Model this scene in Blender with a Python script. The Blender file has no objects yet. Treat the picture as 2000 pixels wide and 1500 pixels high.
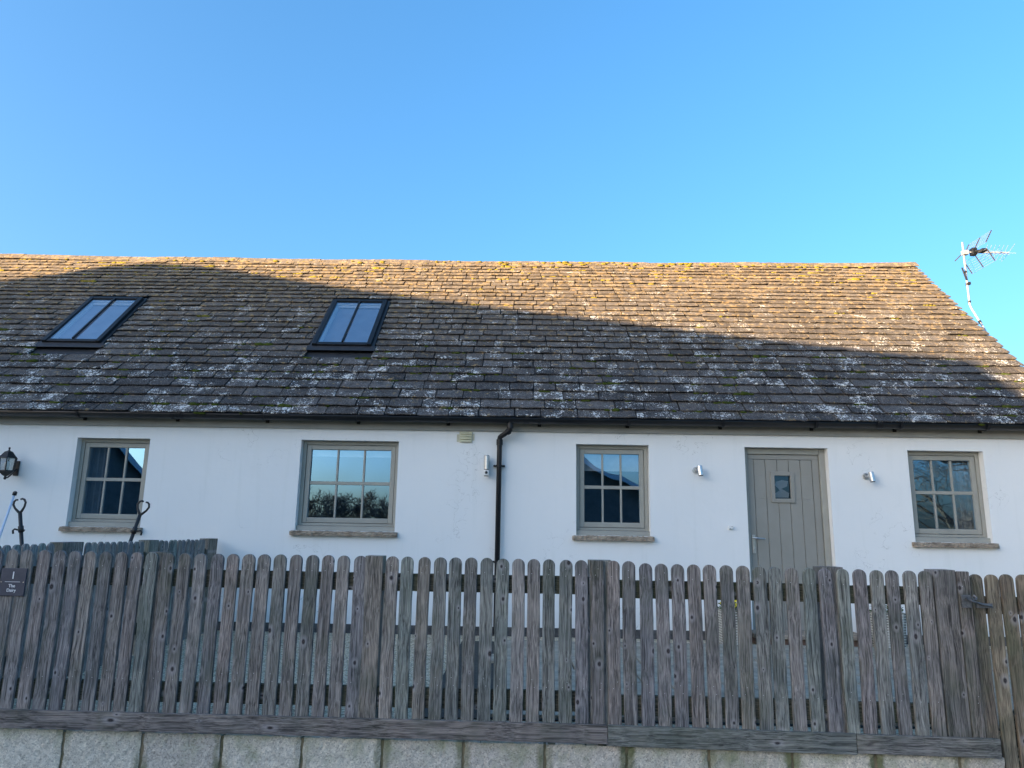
import bpy, math, random
from mathutils import Vector, Matrix
R = math.radians
scene = bpy.context.scene
C = scene.collection

# ------------------------------------------------------------ camera, sky, sun, exposure
CAMZ = 1.14
cam_d = bpy.data.cameras.new("camera")
cam = bpy.data.objects.new("camera", cam_d); C.objects.link(cam)
cam_d.sensor_width = 36; cam_d.lens = 25.2
cam_d.clip_start = 0.05; cam_d.clip_end = 2000
cam.matrix_world = (Matrix.Translation((0, 0, CAMZ)) @ Matrix.Rotation(0.018833, 4, 'Z')
                    @ Matrix.Rotation(math.pi / 2 + 0.201236, 4, 'X') @ Matrix.Rotation(0.017154, 4, 'Z'))
scene.camera = cam
SUN_AZ, SUN_EL = R(55), R(10)        # azimuth measured to the left of straight behind the camera
w = bpy.data.worlds.new("World"); scene.world = w; w.use_nodes = True
wt = w.node_tree; wt.nodes.clear()
sky = wt.nodes.new("ShaderNodeTexSky"); sky.sky_type = 'NISHITA'; sky.sun_disc = False
sky.sun_elevation = SUN_EL; sky.sun_rotation = R(-125)
sky.air_density = 1.0; sky.dust_density = 4.0; sky.ozone_density = 5.0
tint = wt.nodes.new("ShaderNodeMix"); tint.data_type = 'RGBA'; tint.blend_type = 'MULTIPLY'
tint.inputs[0].default_value = 1.0; tint.inputs[7].default_value = (1.98, 1.80, 1.66, 1)
bg = wt.nodes.new("ShaderNodeBackground"); bg.inputs[1].default_value = 0.078
wo = wt.nodes.new("ShaderNodeOutputWorld")
gam = wt.nodes.new("ShaderNodeGamma"); gam.inputs[1].default_value = 0.85
hsv = wt.nodes.new("ShaderNodeHueSaturation"); hsv.inputs[1].default_value = 1.1
wt.links.new(sky.outputs[0], hsv.inputs[4]); wt.links.new(hsv.outputs[0], gam.inputs[0]); wt.links.new(gam.outputs[0], tint.inputs[6]); wt.links.new(tint.outputs[2], bg.inputs[0])
wt.links.new(bg.outputs[0], wo.inputs[0])
sun_d = bpy.data.lights.new("sun", 'SUN'); sun = bpy.data.objects.new("sun", sun_d); C.objects.link(sun)
sun_d.energy = 5.0; sun_d.angle = R(0.3); sun_d.color = (1.0, 0.74, 0.45)
S = Vector((-math.sin(SUN_AZ) * math.cos(SUN_EL), -math.cos(SUN_AZ) * math.cos(SUN_EL), math.sin(SUN_EL)))
sun.rotation_euler = S.to_track_quat('Z', 'Y').to_euler()
scene.view_settings.view_transform = 'Standard'; scene.view_settings.look = 'None'
scene.view_settings.gamma = 1.0; scene.view_settings.exposure = 2.344

# ------------------------------------------------------------ material helpers
def mat(name, col=(.5, .5, .5), rough=.6, metal=0., spec=.5):
    m = bpy.data.materials.new(name); m.use_nodes = True
    b = m.node_tree.nodes["Principled BSDF"]
    b.inputs["Base Color"].default_value = (*col, 1); b.inputs["Roughness"].default_value = rough
    b.inputs["Metallic"].default_value = metal; b.inputs["Specular IOR Level"].default_value = spec
    return m, m.node_tree, b
def nd(nt, t, ins=None, **props):
    n = nt.nodes.new("ShaderNode" + t)
    for k, v in props.items(): setattr(n, k, v)
    for k, v in (ins or {}).items():
        s = n.inputs[k]
        if isinstance(v, bpy.types.NodeSocket): nt.links.new(v, s)
        else: s.default_value = v
    return n
def coords(nt, scale=(1, 1, 1), rnd=False, kind="Object"):
    tc = nd(nt, "TexCoord"); v = tc.outputs[kind]
    if rnd:
        oi = nd(nt, "ObjectInfo")
        a = nd(nt, "VectorMath", {1: (37., 91., 53.)}, operation='MULTIPLY')
        nt.links.new(oi.outputs["Random"], a.inputs[0])
        b = nd(nt, "VectorMath", {0: v, 1: a.outputs[0]}, operation='ADD'); v = b.outputs[0]
    return nd(nt, "Mapping", {"Vector": v, "Scale": scale}).outputs[0]
def noise(nt, v, s, detail=4, rough=.55, dist=0.):
    return nd(nt, "TexNoise", {"Vector": v, "Scale": s, "Detail": detail, "Roughness": rough, "Distortion": dist}).outputs[0]
def ramp(nt, f, stops, interp='LINEAR'):
    r = nd(nt, "ValToRGB", {0: f}); e = r.color_ramp.elements; r.color_ramp.interpolation = interp
    while len(e) < len(stops): e.new(.5)
    for i, (p, c) in enumerate(stops):
        e[i].position = p; e[i].color = (*c, 1) if len(c) == 3 else c
    return r.outputs[0]
def g(v): return (v, v, v)
def mix(nt, f, a, b, mode='MIX'):
    n = nd(nt, "Mix", data_type='RGBA', blend_type=mode)
    for i, v in ((0, f), (6, a), (7, b)):
        if isinstance(v, bpy.types.NodeSocket): nt.links.new(v, n.inputs[i])
        elif i == 0: n.inputs[i].default_value = v
        else: n.inputs[i].default_value = (*v, 1) if len(v) == 3 else v
    return n.outputs[2]
def math_(nt, op, a, b=0.):
    return nd(nt, "Math", {0: a, 1: b}, operation=op).outputs[0]
def bump(nt, b, h, strength=.5, dist=.01):
    n = nd(nt, "Bump", {"Height": h, "Strength": strength, "Distance": dist}); nt.links.new(n.outputs[0], b.inputs["Normal"])

def wood(name, dark, light, green=.35, kscale=2.1, grain_axis='z', scale=1., foot=False):
    m, nt, b = mat(name, rough=.9, spec=.2)
    sc = {'z': (1, 1, .035), 'x': (.035, 1, 1)}[grain_axis]
    v = coords(nt, sc, rnd=True); v1 = coords(nt, (1, 1, 1), rnd=True)
    low = noise(nt, v1, 6, 2)
    dv = nd(nt, "VectorMath", {0: v, 1: nd(nt, "VectorMath", {0: nd(nt, "TexNoise", {"Vector": v1, "Scale": 3.2, "Detail": 2.}).outputs[1], 1: (.035, .035, .02)}, operation='MULTIPLY').outputs[0]}, operation='ADD').outputs[0]
    fine = noise(nt, dv, 210 * scale, 5, .65)
    med = noise(nt, dv, 60 * scale, 3, .6)
    ks = {'z': (kscale * 5.2, kscale * 5.2, kscale), 'x': (kscale, kscale * 5.2, kscale * 5.2)}[grain_axis]
    kv = coords(nt, ks, rnd=True)
    vor = nd(nt, "TexVoronoi", {"Vector": kv, "Scale": 1.0, "Randomness": 1.0})
    kd = vor.outputs["Distance"]
    rings = nd(nt, "Math", {0: math_(nt, 'SINE', math_(nt, 'MULTIPLY', math_(nt, 'ADD', kd, math_(nt, 'MULTIPLY', med, .25)), 46.)), 1: .5, 2: .5}, operation='MULTIPLY_ADD').outputs[0]
    near = ramp(nt, kd, [(0., g(1)), (.42, g(0))])
    gr = mix(nt, math_(nt, 'MULTIPLY', near, .55), ramp(nt, fine, [(.4, g(0)), (.6, g(1))]), rings)
    gr = mix(nt, .35, gr, ramp(nt, med, [(.38, g(0)), (.62, g(1))]))
    crack = math_(nt, 'MULTIPLY', ramp(nt, noise(nt, dv, 130 * scale, 3, .8), [(.62, g(0)), (.67, g(1))]), .8)
    col = mix(nt, gr, dark, light)
    oi = nd(nt, "ObjectInfo").outputs["Random"]
    col = mix(nt, 1., col, ramp(nt, oi, [(0, (.72, .75, .77)), (.15, (1.06, .98, .94)), (.3, (.82, .84, .9)), (.45, (1.14, 1.09, 1.02)), (.6, (.8, .79, .79)), (.75, (.92, 1.04, .98)), (.9, (1.13, 1.09, 1.09)), (1, (.9, .88, .8))]), 'MULTIPLY')
    patch = ramp(nt, noise(nt, v1, 4.5, 3), [(.35, (.72, .76, .8)), (.65, (1.22, 1.18, 1.16))])
    col = mix(nt, .8, col, patch, 'MULTIPLY')
    gm = math_(nt, 'MULTIPLY', ramp(nt, noise(nt, coords(nt, (1.5, 1.5, 1), rnd=True), 3.5, 4), [(.5, g(0)), (.72, g(1))]), green)
    col = mix(nt, gm, col, (.085, .1, .055))
    sk_ = nd(nt, "SeparateXYZ", {0: v1}).outputs; kx, kz = {'z': (7.5, 5.2), 'x': (3.6, 8.)}[grain_axis]
    vk = nd(nt, "TexVoronoi", {"Vector": nd(nt, "CombineXYZ", {0: math_(nt, 'MULTIPLY', sk_[0], kx), 1: math_(nt, 'MULTIPLY', sk_[2], kz)}).outputs[0], "Scale": 1.0}, voronoi_dimensions='2D')
    kd = vk.outputs["Distance"]; sel = nd(nt, "SeparateColor", {0: vk.outputs["Color"]}).outputs[0]
    s2 = nd(nt, "SeparateColor", {0: vk.outputs["Color"]}).outputs[1]
    kd = math_(nt, 'DIVIDE', math_(nt, 'ADD', kd, math_(nt, 'MULTIPLY', med, .06)), math_(nt, 'ADD', .55, math_(nt, 'MULTIPLY', s2, .7)))
    kn = ramp(nt, kd, [(.06, g(1)), (.11, g(0))])
    kn = math_(nt, 'MULTIPLY', kn, math_(nt, 'GREATER_THAN', sel, .5))
    col = mix(nt, crack, col, (.03, .027, .03))
    halo = math_(nt, 'MULTIPLY', math_(nt, 'MULTIPLY', ramp(nt, kd, [(.1, g(1)), (.22, g(0))]), math_(nt, 'GREATER_THAN', sel, .5)), .4)
    col = mix(nt, halo, col, (.46, .43, .43))
    col = mix(nt, kn, col, mix(nt, ramp(nt, kd, [(.03, g(1)), (.07, g(0))]), (.022, .018, .02), (.075, .062, .06)))
    nt.links.new(col, b.inputs["Base Color"])
    bump(nt, b, gr, .55, .003)
    return m

M = {}
M['picket'] = wood("weathered_wood", (.062, .057, .055), (.395, .362, .335))
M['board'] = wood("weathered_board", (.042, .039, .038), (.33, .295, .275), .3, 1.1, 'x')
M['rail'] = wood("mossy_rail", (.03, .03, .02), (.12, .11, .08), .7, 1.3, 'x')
M['post'] = wood("weathered_post", (.055, .05, .046), (.35, .315, .28), .5, 1.2)
M['brown'] = wood("brown_wood", (.085, .065, .05), (.34, .28, .2), .6, 1.6)
M['blue_picket'] = wood("green_grey_wood", (.09, .09, .088), (.36, .35, .33), .35, 1.6)

# render wall
m, nt, b = mat("painted_render", rough=.85, spec=.3); v = coords(nt)
c = ramp(nt, noise(nt, v, .8, 5), [(.3, (.76, .77, .76)), (.7, (.82, .815, .79))])
st = ramp(nt, noise(nt, coords(nt, (6, 1, .5)), 1.6, 5, .6), [(.55, g(0)), (.8, g(.16))])
c = mix(nt, st, c, (.5, .53, .47))
sep = nd(nt, "SeparateXYZ", {0: v}).outputs[2]
splash = math_(nt, 'MULTIPLY', ramp(nt, math_(nt, 'ADD', sep, math_(nt, 'MULTIPLY', noise(nt, v, 9, 5), .35)), [(.12, g(1)), (.5, g(0))]), .35)
c = mix(nt, splash, c, (.4, .41, .35))
cr = nd(nt, "TexVoronoi", {"Vector": nd(nt, "VectorMath", {0: coords(nt, (.8, 1, .42)), 1: nd(nt, "TexNoise", {"Vector": v, "Scale": 5., "Detail": 5.}).outputs[1]}, operation='ADD').outputs[0], "Scale": .9}, feature='DISTANCE_TO_EDGE').outputs[0]
crm = math_(nt, 'MULTIPLY', math_(nt, 'LESS_THAN', cr, .0022), ramp(nt, noise(nt, v, 1.1, 2), [(.52, g(0)), (.6, g(.55))]))
c = mix(nt, crm, c, (.3, .3, .28))
nt.links.new(c, b.inputs["Base Color"])
h = math_(nt, 'ADD', noise(nt, v, 3.0, 3), math_(nt, 'MULTIPLY', noise(nt, v, 90, 3), .12)); bump(nt, b, h, .35, .02)
M['render'] = m

# stone slates
m, nt, b = mat("stone_slate", rough=.93, spec=.25)
at = nd(nt, "Attribute", attribute_name="tint"); sep = nd(nt, "SeparateColor", {0: at.outputs["Color"]})
r1, r2, r3 = sep.outputs
v = coords(nt)
base = mix(nt, r1, (.026, .026, .028), (.09, .083, .08))
base = mix(nt, math_(nt, 'MULTIPLY', r2, .25), base, (.09, .066, .05))
big = noise(nt, v, 1.3, 5)
base = mix(nt, .75, base, ramp(nt, big, [(.3, g(.7)), (.7, g(1.3))]), 'MULTIPLY')
blot = noise(nt, v, 14, 5, .7)
base = mix(nt, .85, base, ramp(nt, blot, [(.3, g(.45)), (.7, g(1.7))]), 'MULTIPLY')
sp = noise(nt, v, 70, 4, .75)
base = mix(nt, ramp(nt, sp, [(.55, g(0)), (.63, g(.65))]), base, (.28, .26, .235))
base = mix(nt, ramp(nt, sp, [(.34, g(.85)), (.45, g(0))]), base, (.018, .016, .016))
# lichen: small pale rosettes in clusters, a few fused patches
zz = nd(nt, "SeparateXYZ", {0: v}).outputs[2]
wob = nd(nt, "VectorMath", {0: v, 1: nd(nt, "VectorMath", {0: nd(nt, "TexNoise", {"Vector": v, "Scale": 28., "Detail": 3.}).outputs[1], 1: (.05, .05, .05)}, operation='MULTIPLY').outputs[0]}, operation='ADD').outputs[0]
upper = ramp(nt, math_(nt, 'MULTIPLY', zz, .2), [(.6, g(0)), (1.0, g(1))])
clus = math_(nt, 'ADD', math_(nt, 'SUBTRACT', noise(nt, v, 4.2, 4, .65), math_(nt, 'MULTIPLY', upper, .1)), math_(nt, 'MULTIPLY', math_(nt, 'SUBTRACT', r3, .5), .15))
rad_ = ramp(nt, clus, [(.41, g(.0)), (.66, g(1))])
lm = None
for sc_, amp in ((19., .55), (38., .6), (75., .64)):
    vo = nd(nt, "TexVoronoi", {"Vector": wob, "Scale": sc_})
    rr_ = math_(nt, 'MULTIPLY', math_(nt, 'MULTIPLY', nd(nt, "SeparateColor", {0: vo.outputs["Color"]}).outputs[0], amp), rad_)
    k_ = math_(nt, 'LESS_THAN', vo.outputs["Distance"], rr_)
    lm = k_ if lm is None else math_(nt, 'MAXIMUM', lm, k_)
lm = math_(nt, 'MULTIPLY', lm, ramp(nt, noise(nt, v, 110, 3, .7), [(.36, g(.25)), (.5, g(1))]))
base = mix(nt, lm, base, mix(nt, noise(nt, v, 33, 2), (.5, .48, .44), (.88, .85, .8)))
# ochre and orange crust, most of it near the ridge
ol = noise(nt, coords(nt, (1.3, 1.3, 1.3)), 10, 5, .65, .4)
om = ramp(nt, math_(nt, 'ADD', ol, math_(nt, 'MULTIPLY', upper, .1)), [(.6, g(0)), (.69, g(.6))])
base = mix(nt, om, base, mix(nt, noise(nt, v, 4, 2), (.38, .23, .10), (.45, .33, .14)))
base = mix(nt, math_(nt, 'MULTIPLY', upper, .3), base, (.27, .2, .13))
nt.links.new(base, b.inputs["Base Color"])
bump(nt, b, math_(nt, 'ADD', math_(nt, 'MULTIPLY', blot, 1.), math_(nt, 'MULTIPLY', sp, .5)), .8, .012)
M['slate'] = m

def simple(name, a, b_, sc, rough=.7, metal=0., bs=.2, bd=.004, spec=.5, detail=5):
    m, nt, b = mat(name, rough=rough, metal=metal, spec=spec); v = coords(nt, rnd=True)
    n = noise(nt, v, sc, detail, .6)
    nt.links.new(mix(nt, ramp(nt, n, [(.3, g(0)), (.7, g(1))]), a, b_), b.inputs["Base Color"])
    if bs: bump(nt, b, noise(nt, v, sc * 4, 4), bs, bd)
    return m
M['frame'] = simple("sage_grey_paint", (.295, .288, .25), (.345, .335, .29), 6, .5, bs=.08)
M['door'] = simple("sage_grey_door_paint", (.26, .25, .215), (.29, .278, .245), 4, .5, bs=.08)
M['fascia'] = simple("grey_fascia_paint", (.26, .26, .235), (.34, .335, .305), 3, .6)
M['black'] = simple("black_plastic", (.006, .0065, .008), (.012, .0125, .015), 5, .42, bs=.05, spec=.35)
M['blackmetal'] = simple("black_cast_metal", (.008, .008, .009), (.02, .019, .019), 30, .5, bs=.3)
M['skyframe'] = simple("dark_skylight_metal", (.007, .0075, .009), (.013, .014, .016), 8, .5, bs=.05, spec=.3)
M['lead'] = simple("lead_flashing", (.012, .0125, .015), (.026, .027, .031), 9, .6, bs=.4)
M['steel'] = simple("brushed_steel", (.5, .5, .5), (.62, .62, .62), 40, .28, 1., bs=.05)
M['alu'] = simple("dull_aluminium", (.42, .42, .43), (.55, .55, .56), 30, .45, .6, bs=.1)
M['whiteplastic'] = simple("white_plastic", (.7, .7, .68), (.78, .78, .75), 30, .4, bs=.05)
M['cream'] = simple("cream_vent_plastic", (.56, .54, .38), (.66, .64, .47), 20, .6)
M['mortar'] = simple("mossy_mortar", (.06, .075, .03), (.26, .2, .13), 9, .95, bs=.8, bd=.01)
M['signplate'] = simple("slate_sign_plate", (.04, .045, .068), (.055, .06, .085), 20, .45, bs=.05)
M['white'] = simple("white_lettering", (.75, .75, .75), (.8, .8, .8), 20, .6, bs=0)
M['curtain'] = simple("grey_curtain", (.3, .3, .32), (.4, .4, .42), 12, .9)
M['blind'] = simple("pale_blind", (.5, .52, .55), (.6, .62, .65), 12, .9)
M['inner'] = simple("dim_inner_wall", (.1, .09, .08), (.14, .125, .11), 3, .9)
M['slab'] = simple("paving_slab", (.24, .21, .165), (.4, .355, .28), 7, .95, bs=.5, spec=.15)
M['slab_joint'] = simple("dark_joint", (.02, .02, .018), (.05, .05, .04), 30, .95)
M['rod'] = simple("pale_blue_rod", (.5, .58, .72), (.6, .68, .8), 20, .4)
M['asphalt'] = simple("asphalt", (.035, .035, .036), (.07, .07, .068), 60, .9, bs=.6)
M['bark'] = simple("winter_bark", (.1, .06, .038), (.26, .17, .12), 14, .95, bs=.6, bd=.02)
M['farwall'] = simple("dark_stone_house_wall", (.10, .085, .07), (.2, .17, .14), 5, .9, bs=.6, bd=.02)
M['farroof'] = simple("dark_slate_roof", (.05, .05, .055), (.1, .1, .105), 5, .8, bs=.6, bd=.02)
M['bargeboard'] = simple("pale_bargeboard", (.55, .55, .53), (.65, .65, .63), 5, .7)
M['grass'] = simple("rough_grass", (.04, .06, .02), (.1, .11, .045), 3, .95, bs=1., bd=.05)
M['flower_yellow'] = simple("yellow_petals", (.75, .6, .03), (.85, .72, .08), 30, .7)
M['flower_white'] = simple("white_petals", (.7, .7, .68), (.8, .8, .78), 30, .7)
M['leaf'] = simple("leaf_green", (.04, .08, .02), (.08, .13, .04), 30, .7)
M['rust'] = simple("rusty_zinc", (.12, .12, .125), (.24, .235, .23), 60, .5, .7)

# sandstone sill
m, nt, b = mat("rough_stone_sill", rough=.95, spec=.2); v = coords(nt, rnd=True)
n1 = noise(nt, coords(nt, (.35, 1, 1), rnd=True), 26, 6, .7)
nt.links.new(mix(nt, ramp(nt, n1, [(.3, g(0)), (.65, g(1))]), (.13, .1, .075), (.44, .36, .275)), b.inputs["Base Color"]); bump(nt, b, n1, 1., .02)
M['sill'] = m
# moss
m, nt, b = mat("moss", rough=1., spec=.1); v = coords(nt)
c = mix(nt, noise(nt, v, 3.1, 3), (.028, .042, .008), (.09, .11, .02))
zz = nd(nt, "SeparateXYZ", {0: v}).outputs[2]
c = mix(nt, ramp(nt, math_(nt, 'MULTIPLY', zz, .2), [(.72, g(0)), (.95, g(.7))]), c, (.3, .22, .03))
nt.links.new(c, b.inputs["Base Color"]); bump(nt, b, noise(nt, v, 160, 3), 1., .01)
M['moss'] = m
# concrete blocks
m, nt, b = mat("concrete_block", rough=.95, spec=.2); v = coords(nt)
at = nd(nt, "Attribute", attribute_name="tint"); sp_ = nd(nt, "SeparateColor", {0: at.outputs["Color"]})
c = mix(nt, sp_.outputs[0], (.56, .52, .44), (.72, .66, .55)); c = mix(nt, math_(nt, 'MULTIPLY', sp_.outputs[1], .55), c, (.46, .39, .36))
vo = nd(nt, "TexVoronoi", {"Vector": v, "Scale": 150.}).outputs["Color"]
sv = nd(nt, "SeparateColor", {0: vo}).outputs[0]
c = mix(nt, .75, c, ramp(nt, sv, [(.0, g(.5)), (.3, g(.92)), (.8, g(1.05)), (1., g(1.35))]), 'MULTIPLY')
c = mix(nt, .7, c, ramp(nt, noise(nt, v, 40, 5, .7), [(.3, g(.6)), (.7, g(1.3))]), 'MULTIPLY')
jx = nd(nt, "Math", {0: math_(nt, 'DIVIDE', math_(nt, 'ADD', nd(nt, "SeparateXYZ", {0: v}).outputs[0], 6.209), .45)}, operation='FRACT').outputs[0]
jd = math_(nt, 'MINIMUM', jx, math_(nt, 'SUBTRACT', 1., jx))
js_ = math_(nt, 'MULTIPLY', ramp(nt, math_(nt, 'SUBTRACT', jd, math_(nt, 'MULTIPLY', noise(nt, v, 13, 5, .7), .13)), [(0., g(1)), (.05, g(0))]), ramp(nt, noise(nt, v, 2.6, 3), [(.42, g(.15)), (.6, g(.9))]))
c = mix(nt, js_, c, (.13, .14, .06))
gn = noise(nt, v, 5, 6, .65); zt = nd(nt, "SeparateXYZ", {0: v}).outputs[2]
gm = ramp(nt, math_(nt, 'ADD', gn, math_(nt, 'MULTIPLY', math_(nt, 'ADD', zt, .1), .9)), [(.52, g(0)), (.75, g(.75))])
c = mix(nt, gm, c, mix(nt, noise(nt, v, 14, 3), (.16, .2, .07), (.3, .31, .2)))
nt.links.new(c, b.inputs["Base Color"]); bump(nt, b, math_(nt, 'ADD', sv, noise(nt, v, 60, 4)), .7, .004)
M['block'] = m
# gravel
m, nt, b = mat("pale_gravel", rough=.95, spec=.1); v = coords(nt)
vn = nd(nt, "TexVoronoi", {"Vector": v, "Scale": 62.})
sv = nd(nt, "SeparateColor", {0: vn.outputs["Color"]})
c = mix(nt, sv.outputs[0], (.4, .33, .23), (.92, .79, .58)); c = mix(nt, math_(nt, 'MULTIPLY', sv.outputs[1], .35), c, (.42, .34, .25))
c = mix(nt, ramp(nt, vn.outputs["Distance"], [(.5, g(0)), (.95, g(.8))]), c, (.07, .065, .05))
nt.links.new(c, b.inputs["Base Color"]); bump(nt, b, math_(nt, 'SUBTRACT', 1., vn.outputs["Distance"]), 1., .02)
M['gravel'] = m
# wicker / basket weave
m, nt, b = mat("woven_basket", rough=.85); v = coords(nt, kind="UV")
v = nd(nt, "TexCoord").outputs["Object"]
sx = nd(nt, "SeparateXYZ", {0: v}).outputs
a1 = math_(nt, 'SINE', math_(nt, 'MULTIPLY', sx[2], 240.)); a2 = math_(nt, 'SINE', math_(nt, 'MULTIPLY', math_(nt, 'ADD', sx[0], sx[1]), 130.))
wv = math_(nt, 'MULTIPLY', math_(nt, 'ADD', a1, math_(nt, 'MULTIPLY', a2, .8)), .5)
c = mix(nt, ramp(nt, math_(nt, 'ADD', math_(nt, 'MULTIPLY', wv, .5), .5), [(.1, g(0)), (.6, g(1))]), (.12, .11, .09), (.5, .48, .42))
nt.links.new(c, b.inputs["Base Color"]); bump(nt, b, wv, .8, .006)
M['wicker'] = m
# glass
def glass(name, refl, tintc=(.85, .9, .9), rough=0., gcol=(.3, .62, 1.)):
    m = bpy.data.materials.new(name); m.use_nodes = True; nt = m.node_tree; nt.nodes.clear()
    out = nd(nt, "OutputMaterial"); tr = nd(nt, "BsdfTransparent", {0: (*tintc, 1)}); gl = nd(nt, "BsdfGlossy", {0: (*gcol, 1), "Roughness": rough})
    bn = nd(nt, "Bump", {"Height": noise(nt, coords(nt, rnd=True), 1.6, 1), "Strength": .12, "Distance": .02}); nt.links.new(bn.outputs[0], gl.inputs["Normal"])
    mx = nd(nt, "MixShader", {0: refl, 1: tr.outputs[0], 2: gl.outputs[0]}); nt.links.new(mx.outputs[0], out.inputs[0])
    return m
M['glass'] = glass("double_glazing", .40)
M['skyglass'] = glass("skylight_glazing", .42, (.8, .82, .85), .03, (.85, .9, .95))
M['lampglass'] = glass("lantern_glass", .25, (.9, .9, .88), .15)
M['obscure'] = glass("rippled_door_glass", .14, (.5, .5, .5), .08)

# ------------------------------------------------------------ mesh helpers
class MB:
    def __init__(s): s.v = []; s.f = []; s.mi = []; s.col = None; s.smooth = False
    def add(s, vs, fs, mi=0):
        o = len(s.v); s.v += [tuple(p) for p in vs]; s.f += [tuple(i + o for i in f) for f in fs]; s.mi += [mi] * len(fs); return o
    def box(s, a, b, mi=0, M_=None):
        x0, y0, z0 = a; x1, y1, z1 = b
        vs = [(x0,y0,z0),(x1,y0,z0),(x1,y1,z0),(x0,y1,z0),(x0,y0,z1),(x1,y0,z1),(x1,y1,z1),(x0,y1,z1)]
        if M_: vs = [M_ @ Vector(p) for p in vs]
        s.add(vs, [(0,3,2,1),(4,5,6,7),(0,1,5,4),(1,2,6,5),(2,3,7,6),(3,0,4,7)], mi); return s
    def tube(s, pts, rad, n=10, mi=0, caps=True):
        pts = [Vector(p) for p in pts]
        if not hasattr(rad, '__len__'): rad = [rad] * len(pts)
        up = None; rings = []
        for i, p in enumerate(pts):
            a = pts[max(i-1, 0)]; c = pts[min(i+1, len(pts)-1)]; d = (c - a).normalized()
            if up is None: up = Vector((0,0,1)) if abs(d.z) < .9 else Vector((1,0,0))
            x = d.cross(up).normalized(); y = x.cross(d).normalized(); up = y
            rings.append([p + (x*math.cos(2*math.pi*k/n) + y*math.sin(2*math.pi*k/n))*rad[i] for k in range(n)])
        vs = [q for r in rings for q in r]; fs = []
        for i in range(len(pts)-1):
            for k in range(n):
                fs.append((i*n+k, i*n+(k+1)%n, (i+1)*n+(k+1)%n, (i+1)*n+k))
        if caps: fs += [tuple(reversed(range(n))), tuple(range((len(pts)-1)*n, len(pts)*n))]
        s.add(vs, fs, mi); return s
    def lathe(s, prof, c=(0,0,0), n=16, mi=0):
        vs = []; fs = []
        for r, z in prof:
            for k in range(n): vs.append((c[0]+r*math.cos(2*math.pi*k/n), c[1]+r*math.sin(2*math.pi*k/n), c[2]+z))
        for i in range(len(prof)-1):
            for k in range(n): fs.append((i*n+k, i*n+(k+1)%n, (i+1)*n+(k+1)%n, (i+1)*n+k))
        s.add(vs, fs, mi); return s
    def prism(s, poly, y0, y1, mi=0):   # poly in x,z ; extruded along y
        n = len(poly); vs = [(x, y0, z) for x, z in poly] + [(x, y1, z) for x, z in poly]
        fs = [tuple(range(n)), tuple(reversed(range(n, 2*n)))] + [(i, n+i, n+(i+1)%n, (i+1)%n) for i in range(n)]
        s.add(vs, fs, mi); return s
def fixn(me):
    import bmesh
    bm = bmesh.new(); bm.from_mesh(me); bmesh.ops.recalc_face_normals(bm, faces=bm.faces); bm.to_mesh(me); bm.free()
def obj(name, mb, mats, parent=None, bevel=0, smooth=False, loc=None, rot=None, recalc=True, seg=2):
    me = bpy.data.meshes.new(name); me.from_pydata(mb.v, [], mb.f)
    if not isinstance(mats, (list, tuple)): mats = [mats]
    for m in mats: me.materials.append(m)
    me.polygons.foreach_set("material_index", mb.mi)
    if mb.col:
        a = me.color_attributes.new("tint", 'FLOAT_COLOR', 'POINT'); flat = [x for c in mb.col for x in (*c, 1.)]; a.data.foreach_set("color", flat)
    if recalc: fixn(me)
    if smooth:
        me.polygons.foreach_set("use_smooth", [True]*len(me.polygons))
    me.update()
    o = bpy.data.objects.new(name, me); C.objects.link(o)
    if parent: o.parent = parent
    if loc: o.location = loc
    if rot: o.rotation_euler = rot
    if bevel:
        bv = o.modifiers.new("bevel", 'BEVEL'); bv.width = bevel; bv.segments = seg; bv.limit_method = 'ANGLE'; bv.angle_limit = R(40)
    return o
def tag(o, label=None, cat=None, group=None, kind=None):
    if label: o['label'] = label
    if cat: o['category'] = cat
    if group: o['group'] = group
    if kind: o['kind'] = kind
    return o
def thing(name, label, cat, loc=(0,0,0), rz=0, group=None):
    o = bpy.data.objects.new(name, None); C.objects.link(o); o.location = loc; o.rotation_euler = (0,0,rz); o.empty_display_size = .2
    return tag(o, label, cat, group)

rnd = random.Random(7)

# ============================================================ SETTING
mb = MB(); mb.box((-400, -400, -.75), (400, 400, -.5)); tag(obj("ground", mb, M['grass']), kind='structure')
mb = MB(); mb.box((-60, -3.4, -.6), (60, 4.22, -.45)); tag(obj("road", mb, M['asphalt']), kind='structure')
mb = MB(); mb.box((-14, 4.44, -.6), (2.62, 8.28, -.004)); mb.box((2.622, 5.6, -.6), (12, 8.28, -.005))
tag(obj("gravel_yard", mb, M['gravel']), kind='structure')
mb = MB(); mb.box((2.625, 4.3, -.6), (12, 5.595, -.41)); tag(obj("path", mb, M['slab']), kind='structure')
# patio slabs with dark joints
mb = MB(); jb = MB()
py = 4.75
rows = []
while py < 7.75:
    rh = rnd.choice([.33, .33, .45]); rows.append((py, min(py+rh, 7.8))); py += rh + .012
jb.box((-.62, 4.72, -.001), (6.4, 7.83, .006))
for (y0, y1) in rows:
    x = -.6 + rnd.uniform(-.3, 0); xl = -.35 - .55*max(0, (y0-6.2)/1.6)*0 
    while x < 6.4:
        wd = rnd.choice([.3, .45, .6, .6]); x1 = x + wd
        if x > -.62:
            mb.box((x, y0, .001), (min(x1, 6.4), y1, .03 + rnd.uniform(-.003, .003)))
        x = x1 + .012
patio = tag(obj("patio", mb, M['slab'], bevel=.004), kind='structure')
tag(obj("patio_bed", jb, M['slab_joint']), kind='structure')

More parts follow.
